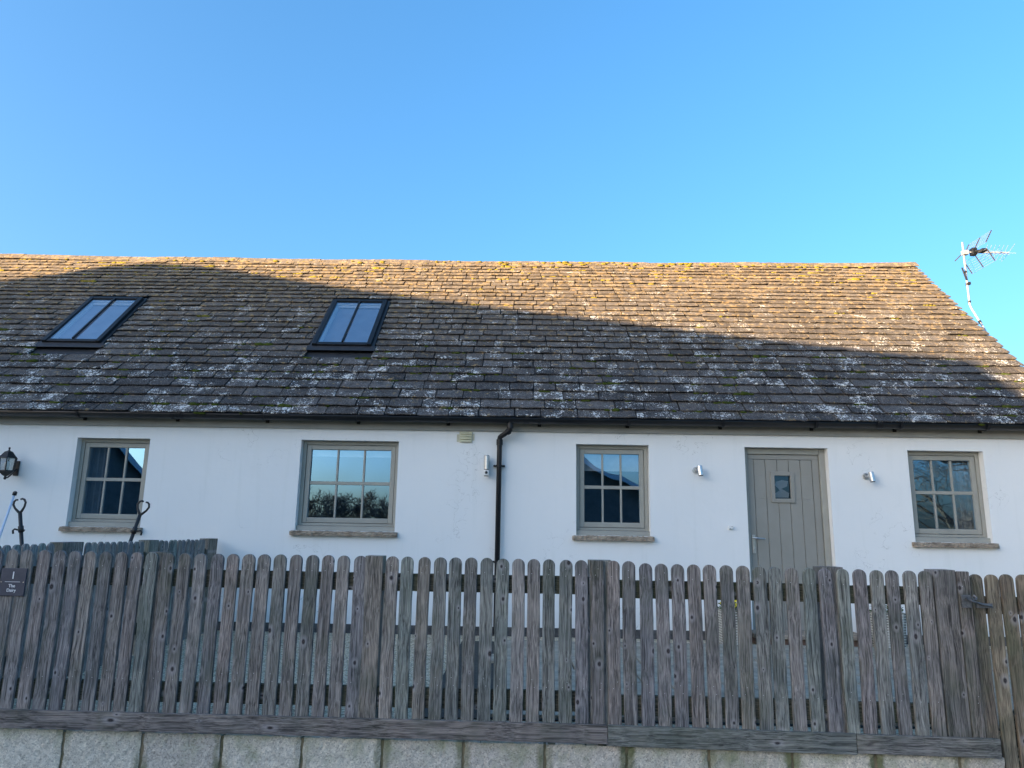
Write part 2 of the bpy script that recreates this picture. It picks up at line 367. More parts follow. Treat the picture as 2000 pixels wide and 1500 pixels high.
# ============================================================ BLOCK WALL under the fence
PHI = R(.6); FX, FY = 4.264*math.sin(PHI), 4.264*math.cos(PHI)
t = thing("block_wall", "low pale concrete block wall with green stained joints under the front fence", "block wall", (FX, FY, 0), -PHI)
J0 = -2.603 - .45*8; mb = MB(); mb.col = []
def rough_block(mb, x0, x1, y0, y1, z0, z1, col):
    nx, nz = 20, 11; r = .005
    idx = {}; vs = []
    def jit(): return rnd.uniform(-.0022, .0022)
    for i in range(nx+1):
        for k in range(nz+1):
            x = x0 + (x1-x0)*i/nx; z = z0 + (z1-z0)*k/nz; y = y0 + jit()
            if i in (0, nx) or k in (0, nz): y += r*rnd.uniform(.3, 1.2)
            if i in (0, nx): x += jit()*1.5
            if k in (0, nz): z += jit()*1.5
            vs.append((x, y, z))
    fs = [(i*(nz+1)+k, (i+1)*(nz+1)+k, (i+1)*(nz+1)+k+1, i*(nz+1)+k+1) for i in range(nx) for k in range(nz)]
    b0 = len(vs)
    per = [i*(nz+1) for i in range(nx+1)] + [nx*(nz+1)+k for k in range(1, nz+1)] + [i*(nz+1)+nz for i in range(nx-1, -1, -1)] + [k for k in range(nz-1, 0, -1)]
    for p in per: vs.append((vs[p][0], y1, vs[p][2]))
    n = len(per)
    for j in range(n): fs.append((per[j], b0+j, b0+(j+1)%n, per[(j+1)%n]))
    mb.add(vs, fs); mb.col += [col]*len(vs)
fall = lambda x: -.0035*(x+3) + .004
for row in range(2):
    off = .225*row
    for k in range(-1, 21):
        x0 = J0 + k*.45 + off; x1 = x0 + .434
        if x0 > 2.5: break
        if x1 > 2.55: x1 = 2.575
        z1 = fall(x0) - .008 - row*.29; z0 = z1 - .278
        rough_block(mb, x0, x1, .012, .16, z0, z1, (rnd.random(), rnd.random()**2, 0))
wallo = obj("blocks", mb, M['block'], t)
mb = MB(); mb.box((J0-.4, .021, -.6), (2.56, .165, -.016)); obj("mortar", mb, M['mortar'], t)

# ============================================================ FRONT FENCE
fence = thing("picket_fence", "long weathered grey round-topped picket fence standing on the block wall", "fence", (FX, FY, 0), -PHI)
def picket_mesh(seed, h=1., w_=.072, th=.018, flat=False, nails=(.81, .2)):
    r_ = random.Random(seed); mb = MB(); n = 9
    bend = r_.uniform(-.0025, .0025); hw = w_/2*r_.uniform(.96, 1.03); prof = []
    nz = 12
    capz = h - hw*(.95 if not flat else .12)
    left = []; right = []
    for i in range(nz+1):
        z = capz*i/nz; sh = bend*math.sin(math.pi*i/nz)*2
        left.append((-hw + sh + r_.uniform(-.0006, .0006), z)); right.append((hw + sh + r_.uniform(-.0006, .0006), z))
    arc = []
    if flat: arc = [(hw*.8, h), (-hw*.8, h)]
    else:
        for k in range(1, n):
            a = math.pi*k/n; arc.append((hw*math.cos(a), capz + (h-capz)*math.sin(a)))
    poly = left[::-1][-1:] + []
    poly = [left[0], right[0]] + right[1:] + arc + left[::-1][:-1]
    # bowed front face: inner outline slightly inset gives the eased edge
    cx = sum(p[0] for p in poly)/len(poly)
    e = .0025
    def inset(p):
        x, z = p; return (x*(1-e/hw), z if z < capz else capz + (z-capz)*(1-e/max(h-capz, e*2)))
    N = len(poly); fr = [inset(p) for p in poly]
    vs = [(x, 0., z) for x, z in fr] + [(x, e, z) for x, z in poly] + [(x, th, z) for x, z in poly]
    fs = [tuple(range(N)), tuple(reversed(range(2*N, 3*N)))]
    for a in range(2):
        for i in range(N): fs.append((a*N+i, (a+1)*N+i, (a+1)*N+(i+1)%N, a*N+(i+1)%N))
    mb.add(vs, fs)
    for nzv in nails:
        for s_ in (-1, 1):
            if r_.random() < .75:
                x = s_*hw*.1 + r_.uniform(-.014, .014); z = nzv + s_*.018 + r_.uniform(-.006, .006)
                mb.add([(x+.0022*math.cos(a), -.0006, z+.0022*math.sin(a)) for a in [k*math.pi/3 for k in range(6)]], [tuple(range(6))], 1)
    return mb
protos = []
def make_mesh(mb, mats, name):
    me = bpy.data.meshes.new(name); me.from_pydata(mb.v, [], mb.f)
    for m_ in mats: me.materials.append(m_)
    me.polygons.foreach_set("material_index", mb.mi); fixn(me); return me
P_round = [make_mesh(picket_mesh(i, .88), [M['picket'], M['steel']], "picket") for i in range(9)]
P_flat = make_mesh(picket_mesh(99, .88, flat=True), [M['post'], M['steel']], "picket")
fpos = [(-3.33,.981),(-3.24,.981),(-3.149,.981),(-3.056,.98),(-2.965,.98),(-2.868,.98),(-2.776,.979),(-2.683,.978),(-2.588,.978),(-2.495,.978),(-2.401,.977),(-2.313,.977),(-2.22,.977),(-2.121,.977),(-2.026,.977),(-1.935,.976),(-1.832,.976),(-1.741,.977),(-1.649,.978),(-1.555,.978),(-1.46,.979),(-1.366,.979),(-1.273,.979),(-1.181,.98),(-1.089,.979),(-.992,.979),(-.803,.98),(-.712,.98),(-.618,.979),(-.525,.979),(-.434,.98),(-.343,.981),(-.252,.981),(-.162,.978),(-.072,.979),(.019,.979),(.109,.979),(.203,.978),(.294,.978),(.479,.978),(.568,.977),(.661,.967),(.753,.966),(.846,.965),(.939,.965),(1.03,.965),(1.121,.964),(1.213,.963),(1.309,.962),(1.398,.959),(1.491,.957),(1.589,.957),(1.682,.957),(1.78,.956),(1.872,.955),(1.969,.952),(2.061,.953),(2.152,.953),(2.242,.953)]
def put(me, x, ztop, h, parent, y=0., name="picket", lean=.004):
    o = bpy.data.objects.new(name, me); C.objects.link(o); o.parent = parent
    o.location = (x, y + rnd.uniform(0, .003), ztop - h); o.rotation_euler = (rnd.uniform(-.003, .003), rnd.uniform(-lean, lean), rnd.uniform(-.03, .03)); return o
for i, (x, z) in enumerate(fpos):
    put(P_round[rnd.randrange(9)], x, z, .88, fence)
put(P_flat, 2.452, .954, .88, fence); 
put(P_flat, .386, .978, .88, fence)
def hboard(x0, x1, y0, y1, z0, z1, n=40, j=.0015, dz=0.):
    mb = MB(); vs = []; fs = []
    for i in range(n+1):
        x = x0 + (x1-x0)*i/n; f = dz*(x-x0); a = rnd.uniform(-j, j); b_ = rnd.uniform(-j, j)
        vs += [(x, y0, z0+f+a), (x, y1, z0+f+a), (x, y1, z1+f+b_), (x, y0, z1+f+b_)]
    for i in range(n):
        for k in range(4): fs.append((4*i+k, 4*i+(k+1)%4, 4*i+4+(k+1)%4, 4*i+4+k))
    fs += [(3,2,1,0), (4*n,4*n+1,4*n+2,4*n+3)]
    mb.add(vs, fs); return mb
bounds = [-3.6, -2.255, -.953, .345, 1.66, 2.285]
pw = [None, (-2.255,-2.15), (-.962,-.858), (.338,.47), (1.655,1.79), (2.288,2.412)]
for i in range(5):
    a = -3.6 if i == 0 else pw[i][1]; b_ = pw[i+1][0]
    dz = -.015 if a > .4 else 0; d2 = -.02 if a > 1.7 else dz
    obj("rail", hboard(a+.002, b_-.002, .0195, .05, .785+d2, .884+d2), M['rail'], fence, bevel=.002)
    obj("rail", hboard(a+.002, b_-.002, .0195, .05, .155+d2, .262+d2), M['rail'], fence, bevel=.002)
for i, (a, b_) in enumerate(pw[1:]):
    z = [.979, .98, .978, .964, .960][i]; front = [.0195, .004, .0195, .0195, .003][i]
    obj("post", MB().box((a, front, .02), (b_, front+.1, z)), M['post'], fence, bevel=.003)
for (a, b_, z1, z2) in ((-3.6, .4315, .106, .101), (.4345, 1.777, .1, .088), (1.780, 2.545, .086, .079)):
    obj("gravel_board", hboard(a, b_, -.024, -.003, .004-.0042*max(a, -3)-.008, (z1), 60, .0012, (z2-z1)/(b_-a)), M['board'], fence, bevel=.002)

# name sign on the fence
sg = thing("house_sign", "small square slate-blue house name sign screwed to the leftmost fence pickets", "sign", (FX, FY, 0), -PHI)
SX, SZ = -3.022, .795
obj("plate", MB().box((SX-.076, -.009, SZ-.078), (SX+.076, -.003, SZ+.078)), M['signplate'], sg, bevel=.002)
def text_part(s_, size, x, z, parent, y=-.0105, name="lettering"):
    cu = bpy.data.curves.new("txt", 'FONT'); cu.body = s_; cu.size = size; cu.extrude = .0006; cu.align_x = 'CENTER'; cu.align_y = 'CENTER'; cu.offset = .0004
    o = bpy.data.objects.new("txt", cu); C.objects.link(o); bpy.context.view_layer.update()
    me = bpy.data.meshes.new_from_object(o.evaluated_get(bpy.context.evaluated_depsgraph_get())); bpy.data.objects.remove(o)
    me.materials.clear(); me.materials.append(M['white'])
    p = bpy.data.objects.new(name, me); C.objects.link(p); p.parent = parent; p.location = (x, y, z); p.rotation_euler = (R(90), 0, 0); return p
text_part("1", .058, SX, SZ+.036, sg)
obj("dividing_line", MB().box((SX-.045, -.0102, SZ+.0), (SX+.045, -.0092, SZ+.0022)), M['white'], sg)
text_part("The", .025, SX, SZ-.022, sg); text_part("Dairy", .025, SX, SZ-.047, sg)
for s_ in (-1, 1):
    obj("screw", MB().tube([(SX+s_*.066, -.0125, SZ), (SX+s_*.066, -.009, SZ)], .003, 8), M['steel'], sg)

# gate at the right
gate = thing("picket_gate", "brownish-green picket gate at the right end, reaching below the fence", "gate", (FX, FY+.036, 0), -PHI)
GP = [make_mesh(picket_mesh(200+i, 1.36, .074, nails=(1.17, .3)), [M['brown'], M['steel']], "picket") for i in range(3)]
for i, (x, z) in enumerate([(2.551,.938),(2.635,.938),(2.72,.941),(2.808,.941),(2.897,.94),(2.985,.94),(3.07,.94)]):
    put(GP[i % 3], x, z, 1.36, gate, lean=.003)
obj("rail", hboard(2.53, 3.1, .021, .055, .72, .815), M['rail'], gate, bevel=.002)
obj("rail", hboard(2.53, 3.1, .021, .055, -.22, -.12), M['rail'], gate, bevel=.002)
bm_ = MB(); L = math.hypot(.52, .8); Mx = Matrix.Translation((2.54, .0, -.12)) @ Matrix.Rotation(-math.atan2(.8, .52), 4, 'Y')
bm_.box((0, .022, -.045), (L, .05, .045), M_=Mx); obj("brace", bm_, M['rail'], gate, bevel=.002)
la = MB(); la.box((2.425, -.046, .756), (2.475, -.0375, .826)); la.tube([(2.45, -.06, .81), (2.47, -.068, .795), (2.535, -.06, .775), (2.585, -.05, .768)], .006, 8)
la.box((2.505, -.052, .758), (2.59, -.0385, .782)); la.tube([(2.452, -.05, .806), (2.452, -.07, .806)], .009, 10); la.tube([(2.49, -.05, .826), (2.50, -.06, .812), (2.49, -.066, .80)], .006, 8)
obj("latch", la, M['rust'], gate, bevel=.0015)

# ============================================================ DIVIDING FENCE
DX = -3.43
dfen = thing("picket_fence", "grey-green picket fence running back to the white wall at left", "fence", (DX, 0, 0), 0)
DP = [make_mesh(picket_mesh(300+i, 1.02, nails=(.9, .25)), [M['blue_picket'], M['steel']], "picket") for i in range(5)]
y = 4.48; dposts = [(5.42, 5.70), (6.68, 6.88), (7.95, 8.20)]
while y < 8.12:
    if not any(a-.03 < y < b_+.03 for a, b_ in dposts):
        zt = .99 + rnd.uniform(-.004, .004)
        o = bpy.data.objects.new("picket", DP[rnd.randrange(5)]); C.objects.link(o); o.parent = dfen
        o.location = (.0, y, zt-1.02); o.rotation_euler = (rnd.uniform(-.006, .006), 0, R(90) + rnd.uniform(-.03, .03))
    y += .091
for a, b_ in dposts:
    zt = .995
    obj("post", MB().box((-.1, a, -.01), (.004, b_-.02, zt)), M['post'], dfen, bevel=.003)
for a, b_ in ((4.45, 5.415), (5.685, 6.675), (6.865, 7.945)):
    for zr in (.79, .17):
        mbr = MB(); mbr.box((-.05, a, zr), (-.0195, b_, zr+.1)); obj("rail", mbr, M['rail'], dfen, bevel=.002)

# hooked stakes and leaning rod
def stake(label, loc, tilt, hook_side, ztop, rz):
    t = thing("hook_stake", label, "garden stake", loc, rz, "black hooked stakes behind the fences")
    h = ztop; Mt = Matrix.Rotation(tilt, 4, 'Y')
    T = lambda pts: [Mt @ Vector(p) for p in pts]
    obj("shaft", MB().tube(T([(0,0,0), (0,0,h-.13)]), .017, 12), M['blackmetal'], t, smooth=True)
    mb = MB()
    for s_ in (-1, 1):
        mb.tube(T([(0, 0, h-.135), (s_*.02, 0, h-.115), (s_*.046, 0, h-.08), (s_*.06, 0, h-.042), (s_*.05, 0, h-.012), (s_*.03, 0, h), (s_*.014, 0, h-.003)]), [.014, .012, .01, .01, .01, .009, .009], 10)
    obj("ring", mb, M['blackmetal'], t, smooth=True)
    zc = h-.29
    mb = MB(); mb.tube(T([(0, 0, zc-.03), (0, 0, zc+.03)]), .024, 12)
    mb.tube(T([(0, 0, zc), (hook_side*.035, 0, zc), (hook_side*.06, 0, zc+.012), (hook_side*.078, 0, zc+.002), (hook_side*.078, 0, zc-.03)]), [.009]*5, 8)
    mb.tube(T([(-hook_side*.02, 0, zc-.028), (-hook_side*.034, 0, zc-.012)]), .008, 8)
    obj("side_hook", mb, M['blackmetal'], t, smooth=True); return t
stake("upright black metal stake with open ring top below the wall lantern", (-4.63, 7.0, 0), R(-12), -1, 1.385, 0)
stake("tilted black metal stake with open ring top in front of the leftmost window", (-4.125, 7.2, 0), R(14), 1, 1.40, 0)
t = thing("leaning_rod", "thin pale blue rod with black tip leaning beside the upright stake at far left", "rod", (-5.29, 7.05, 0))
obj("rod", MB().tube([(0, 0, 0), (.282, 0, 1.41)], .011, 10), M['rod'], t, smooth=True)
obj("tip", MB().tube([(.28, 0, 1.395), (.286, 0, 1.425), (.288, 0, 1.435)], [.02, .02, .008], 10), M['blackmetal'], t, smooth=True)

# ============================================================ COTTAGE
house = thing("cottage", "long low white rendered cottage with lichen-covered stone slate roof", "cottage", (0, 8.3, 0))
HY = 8.3
WX0, WX1 = -11.5, 6.17
W = [(-5.248, -4.388, 1.10, 2.122), (-2.606, -1.463, 1.10, 2.135), (.600, 1.440, 1.10, 2.134), (4.402, 5.262, 1.09, 2.118)]
DR = (2.541, 3.493, .07, 2.128)
openings = W + [DR]
REV = .085; DEPTH = 5.74
xs = sorted({WX0, WX1, *[o[0] for o in openings], *[o[1] for o in openings]}); zs = sorted({0.09, 2.42, *[o[2] for o in openings if o != DR], *[o[3] for o in openings]})
mb = MB()
for i in range(len(xs)-1):
    for k in range(len(zs)-1):
        xc = (xs[i]+xs[i+1])/2; zc = (zs[k]+zs[k+1])/2
        if any(o[0] < xc < o[1] and o[2] < zc < o[3] for o in openings): continue
        nx = max(1, int((xs[i+1]-xs[i])/.5)); 
        mb.add([(xs[i],0,zs[k]),(xs[i+1],0,zs[k]),(xs[i+1],0,zs[k+1]),(xs[i],0,zs[k+1])], [(0,1,2,3)])
for (x0, x1, z0, z1) in openings:
    z0 = max(z0, .09); T_ = .3
    mb.add([(x0,0,z0),(x0,0,z1),(x0,T_,z1),(x0,T_,z0)], [(0,1,2,3)]); mb.add([(x1,0,z0),(x1,0,z1),(x1,T_,z1),(x1,T_,z0)], [(3,2,1,0)])
    mb.add([(x0,0,z1),(x1,0,z1),(x1,T_,z1),(x0,T_,z1)], [(0,1,2,3)])
    if z0 > .2: mb.add([(x0,0,z0),(x1,0,z0),(x1,T_,z0),(x0,T_,z0)], [(3,2,1,0)])
# gables and back
ridge_y = 11.17-HY; ridge_z = 5.36
for x in (WX0, WX1):
    mb.add([(x,0,.09),(x,DEPTH,.09),(x,DEPTH,2.42),(x,ridge_y,ridge_z),(x,0,2.42)], [(0,1,2,3,4)])
mb.add([(WX0,DEPTH,.09),(WX1,DEPTH,.09),(WX1,DEPTH,2.42),(WX0,DEPTH,2.42)], [(0,1,2,3)])
obj("wall", mb, M['render'], house, recalc=False)
mb = MB()
for a, b_ in ((WX0-.01, DR[0]-.01), (DR[1]+.01, WX1+.012)): mb.box((a, -.012, -.1), (b_, .02, .09))
obj("plinth", mb, simple("dark_plinth", (.04, .04, .04), (.11, .105, .1), 18, .9), house)
# interior: one dim room behind (inner side of the walls)
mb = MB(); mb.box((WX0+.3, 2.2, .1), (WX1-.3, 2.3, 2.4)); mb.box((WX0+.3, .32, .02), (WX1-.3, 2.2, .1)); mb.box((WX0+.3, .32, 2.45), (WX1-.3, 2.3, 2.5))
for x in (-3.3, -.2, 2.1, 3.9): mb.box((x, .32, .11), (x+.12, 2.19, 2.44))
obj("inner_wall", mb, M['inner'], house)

def window(x0, x1, z0, z1, idx):
    fr = MB(); y0 = REV; F = .045
    wz0 = z0 + .055
    fr.box((x0+.002, y0, wz0), (x0+F, y0+.07, z1-.002)); fr.box((x1-F, y0, wz0), (x1-.002, y0+.07, z1-.002))
    fr.box((x0+F, y0, z1-F), (x1-F, y0+.07, z1-.002)); fr.box((x0+F, y0, wz0), (x1-F, y0+.07, wz0+.03))
    w_ = obj("window", fr, M['frame'], house, bevel=.004)
    sa = MB(); a, b_, c_, d = x0+F+.004, x1-F-.004, wz0+.034, z1-F-.004; s_ = .052; ys = y0+.008
    sa.box((a, ys, c_), (a+s_, ys+.05, d)); sa.box((b_-s_, ys, c_), (b_, ys+.05, d)); sa.box((a+s_, ys, d-s_), (b_-s_, ys+.05, d)); sa.box((a+s_, ys, c_), (b_-s_, ys+.05, c_+s_+.006))
    obj("sash", sa, M['frame'], w_, bevel=.005)
    ba = MB(); ga, gb, gc, gd = a+s_, b_-s_, c_+s_+.006, d-s_; zm = 1.645
    ba.box((ga, ys+.01, zm-.019), (gb, ys+.045, zm+.019))
    for q in (1, 2):
        xm = ga + (gb-ga)*q/3
        ba.box((xm-.011, ys+.014, gc), (xm+.011, ys+.045, zm-.019)); ba.box((xm-.011, ys+.014, zm+.019), (xm+.011, ys+.045, gd))
    obj("glazing_bars", ba, M['frame'], w_, bevel=.003)
    gl = MB(); gl.add([(ga-.005, ys+.03, gc-.005), (gb+.005, ys+.03, gc-.005), (gb+.005, ys+.03, gd+.005), (ga-.005, ys+.03, gd+.005)], [(0,1,2,3)])
    obj("pane", gl, M['glass'], w_, recalc=False)
    st = MB(); st.box((x0-.0, y0-.045, z0+.001), (x1+.0, y0+.07, wz0-.002)); obj("timber_sill", st, M['frame'], w_, bevel=.005)
    # rough stone sill
    n = 44; vs = []; fs = []; X0, X1 = x0-.045, x1+.035; Y0 = -.055; prof = [(Y0, 0), (Y0, .018), (Y0, .036), (Y0+.006, .052), (.08, .055), (.08, 0)]
    for i in range(n+1):
        x = X0 + (X1-X0)*i/n; e = .008 if i in (0, n) else 0
        for j, (py, pz) in enumerate(prof):
            jj = rnd.uniform(-.0055, .0055) if j < 4 else 0
            vs.append((x, py + jj + e, z0-.056 + pz*(1-e*12 if j in (2, 3) else 1) + (rnd.uniform(-.004, .004) if j < 4 else 0)))
    K = len(prof)
    for i in range(n):
        for k in range(K): fs.append((K*i+k, K*i+(k+1)%K, K*(i+1)+(k+1)%K, K*(i+1)+k))
    fs += [tuple(range(K)), tuple(reversed(range(K*n, K*n+K)))]
    sm = MB(); sm.add(vs, fs); obj("stone_sill", sm, M['sill'], w_)
    return w_
wins = [window(*o, i) for i, o in enumerate(W)]
def wavy(x0, x1, z0, z1, y, amp=.02, n=40):
    mb = MB(); vs = []; fs = []
    for i in range(n+1):
        x = x0+(x1-x0)*i/n; yy = y + amp*math.sin(i*1.1) + amp*.4*math.sin(i*2.7); vs += [(x, yy, z0), (x, yy, z1)]
    for i in range(n): fs.append((2*i, 2*i+2, 2*i+3, 2*i+1))
    mb.add(vs, fs); return mb
obj("curtain", wavy(-5.22, -5.0, 1.1, 2.15, .24), M['curtain'], wins[0], recalc=False)
obj("curtain", wavy(5.02, 5.25, 1.1, 2.15, .24), M['curtain'], wins[3], recalc=False)
for i, zb in ((1, 1.96), (2, 1.84)):
    x0, x1, z0, z1 = W[i]; mb = MB(); mb.box((x0+.05, .19, zb), (x1-.05, .2, z1-.02)); obj("roller_blind", mb, M['blind'], wins[i])

# door
x0, x1, z0, z1 = DR
fr = MB(); y0 = REV
fr.box((x0+.002, y0, z0), (x0+.055, y0+.09, z1-.002)); fr.box((x1-.07, y0, z0), (x1-.002, y0+.09, z1-.002)); fr.box((x0+.055, y0, z1-.07), (x1-.07, y0+.09, z1-.002))
fr.box((x0-.03, -.03, z0-.03), (x1+.03, y0+.12, z0-.002))
obj("door_frame", fr, M['frame'], house, bevel=.006)
dl = MB(); a, b_, top = x0+.06, x1-.075, z1-.075; yd = y0+.02
wx0, wx1, wz0, wz1 = 2.895, 3.085, 1.545, 1.815
gx = [2.668 + .1345*k for k in range(6)]; tz = 2.0
dl.box((a, yd, tz), (b_, yd+.028, top)); dl.box((a, yd, z0+.004), (gx[0]-.003, yd+.028, tz-.0015)); dl.box((gx[5]+.003, yd, z0+.004), (b_, yd+.028, tz-.0015))
for k in range(5):
    pa, pb = gx[k]+.003, gx[k+1]-.003
    for (u0, u1, v0, v1) in ((pa, pb, z0+.004, wz0), (pa, pb, wz1, tz-.004)): dl.box((u0, yd+.002, v0), (u1, yd+.043, v1))
    if pa < wx0: dl.box((pa, yd+.002, wz0), (min(pb, wx0), yd+.043, wz1))
    if pb > wx1: dl.box((max(pa, wx1), yd+.002, wz0), (pb, yd+.043, wz1))
    dl.box((pb, yd+.012, z0+.004), (pb+.006, yd+.028, wz0)); dl.box((pb, yd+.012, wz1), (pb+.006, yd+.028, tz-.004))
dl.box((gx[0]-.003, yd+.012, z0+.004), (gx[0]+.003, yd+.028, tz-.004))
for k in (1, 4): 
    if not wx0 < gx[k] < wx1: dl.box((gx[k]-.003, yd+.012, wz0), (gx[k]+.003, yd+.028, wz1))
door = obj("door", dl, M['door'], house, bevel=.0025)
vb = MB(); o_ = .042
vb.box((wx0-o_, yd-.014, wz0-o_), (wx0+.004, yd, wz1+o_)); vb.box((wx1-.004, yd-.014, wz0-o_), (wx1+o_, yd, wz1+o_))
vb.box((wx0+.004, yd-.014, wz1-.004), (wx1-.004, yd, wz1+o_)); vb.box((wx0+.004, yd-.014, wz0-o_), (wx1-.004, yd, wz0+.004))
obj("viewing_frame", vb, M['door'], door, bevel=.004)
vg = MB(); vg.add([(wx0, yd+.022, wz0), (wx1, yd+.022, wz0), (wx1, yd+.022, wz1), (wx0, yd+.022, wz1)], [(0,1,2,3)]); vgo = obj("viewing_pane", vg, M['obscure'], door, recalc=False)
mb = MB(); q = [(.0,.0),(.17,.0),(.18,.05),(.12,.085),(.09,.1),(.16,.13),(.175,.19),(.1,.2),(.03,.18),(.02,.14),(.06,.1),(.07,.08),(.02,.05)]
mb.prism([(wx0+.01+a_, wz0+.02+b2_) for a_, b2_ in q], yd+.06, yd+.064); obj("net_curtain", mb, M['blind'], door)
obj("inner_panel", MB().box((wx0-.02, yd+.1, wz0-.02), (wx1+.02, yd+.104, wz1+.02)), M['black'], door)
hb = MB(); hb.box((2.612, yd-.01, .93), (2.645, yd, 1.135)); hb.tube([(2.628, yd-.005, 1.1), (2.628, yd-.05, 1.1), (2.65, yd-.055, 1.1), (2.745, yd-.05, 1.092)], [.009, .009, .009, .006], 10); hb.tube([(2.628, yd-.018, .975), (2.628, yd-.005, .975)], .011, 10)
obj("handle", hb, M['steel'], door, bevel=.002)
# door step
sb = MB(); sb.box((x0-.1, -.42, .075), (x1+.12, -.035, .12)); obj("door_step", sb, M['sill'], house, bevel=.008)
sb = MB(); sb.box((x0-.05, -.37, -.05), (x1+.07, -.035, .073)); obj("step_riser", sb, simple("brown_brick", (.12, .07, .05), (.22, .14, .1), 14, .9), house)

# fascia, gutter, downpipe
obj("fascia", MB().box((WX0-.05, -.03, 2.266), (6.26, -.002, 2.41)), M['fascia'], house)
def halfpipe(x0, x1, cy, cz, r_out, r_in, n=12, joints=()):
    mb = MB(); vs = []; fs = []
    angs = [math.pi + math.pi*k/n for k in range(n+1)]
    for x in (x0, x1):
        vs += [(x, cy + r_out*math.cos(a), cz + r_out*math.sin(a)) for a in angs] + [(x, cy + r_in*math.cos(a), cz + r_in*math.sin(a)) for a in reversed(angs)]
    K = 2*(n+1)
    for k in range(K): fs.append((k, (k+1)%K, K+(k+1)%K, K+k))
    for q in range(n):
        fs.append((q, q+1, K-2-q, K-1-q)); fs.append((K+q, K+K-1-q, K+K-2-q, K+q+1))
    mb.add(vs, fs); return mb
gut = obj("gutter", halfpipe(WX0-.05, 6.33, -.155, 2.402, .062, .057), M['black'], house, smooth=True)
jm = MB()
for x in (-3.98, .02, 4.02): 
    h_ = halfpipe(x-.035, x+.035, -.155, 2.402, .066, .0625); o = len(jm.v); jm.v += h_.v; jm.f += [tuple(i+o for i in f) for f in h_.f]; jm.mi += h_.mi
    jm.box((x-.012, -.225, 2.395), (x+.012, -.21, 2.408))
obj("gutter_joint", jm, M['black'], gut)
for x in (-8.2, -7.2, -6.22, -5.17, -4.07, -3.01, -1.94, -.89, .17, 1.19, 2.26, 3.31, 4.26, 5.23, 6.1):
    bk = MB(); h_ = halfpipe(x-.014, x+.014, -.155, 2.4, .067, .0625); bk.v = h_.v; bk.f = h_.f; bk.mi = h_.mi
    bk.box((x-.013, -.092, 2.345), (x+.013, -.031, 2.36)); bk.box((x-.02, -.04, 2.322), (x+.02, -.0305, 2.39)); obj("gutter_bracket", bk, M['black'], gut)
dp = MB()
dp.tube([(-.165, -.155, 2.36), (-.165, -.155, 2.29), (-.168, -.15, 2.265), (-.19, -.135, 2.245), (-.262, -.085, 2.205), (-.283, -.07, 2.188), (-.287, -.062, 2.165), (-.287, -.062, 2.12), (-.287, -.062, .02)], .029, 18)
dpo = obj("downpipe", dp, M['black'], house, smooth=True)
dj = MB(); dj.tube([(-.165, -.155, 2.35), (-.165, -.155, 2.285)], .0365, 18); dj.tube([(-.287, -.062, 2.165), (-.287, -.062, 2.10)], .0365, 18)
dj.tube([(-.176, -.143, 2.254), (-.20, -.127, 2.239)], .036, 16); dj.tube([(-.165, -.155, 2.385), (-.165, -.155, 2.34)], [.06, .038], 18)
obj("pipe_socket", dj, M['black'], dpo, bevel=.001)
for z in (1.862, .79):
    cb = MB(); cb.tube([(-.287, -.062, z-.011), (-.287, -.062, z+.011)], .0355, 18); cb.box((-.352, -.03, z-.01), (-.222, -.012, z+.01))
    for s_ in (-1, 1): cb.tube([(-.287+s_*.056, -.04, z), (-.287+s_*.056, -.001, z)], .012, 10)
    obj("pipe_clip", cb, M['black'], dpo)

# air vent
vm = MB(); vx, vz = -.683, 2.195
vm.box((vx-.075, -.012, vz-.062), (vx+.075, -.001, vz+.06))
for k in range(4): 
    zc = vz-.045+k*.03; vm.add([(vx-.066, -.013, zc+.012), (vx+.066, -.013, zc+.012), (vx+.066, -.03, zc-.012), (vx-.066, -.03, zc-.012), (vx+.066, -.013, zc-.012), (vx-.066, -.013, zc-.012)], [(0,1,2,3), (3,2,4,5), (0,3,5), (1,4,2)])
obj("air_vent", vm, M['cream'], house)
vm = MB(); vm.box((vx-.105, -.004, vz-.058), (vx-.077, -.001, vz+.03)); vm.box((vx+.077, -.004, vz-.04), (vx+.1, -.001, vz+.038)); obj("sealant_patch", vm, simple("cream_sealant", (.5,.48,.36), (.62,.6,.48), 60, .9, bs=.8), house)
# doorbell-like socket
bm2 = MB(); bm2.box((2.315, -.028, 1.195), (2.365, -.001, 1.235)); bm2.box((2.325, -.031, 1.204), (2.336, -.0285, 1.213)); 
obj("junction_box", bm2, M['whiteplastic'], house, bevel=.003)
for x, z in ((2.332, 1.202), (2.351, 1.222)): obj("screw", MB().tube([(x, -.03, z), (x, -.0275, z)], .004, 8), M['blackmetal'], house)

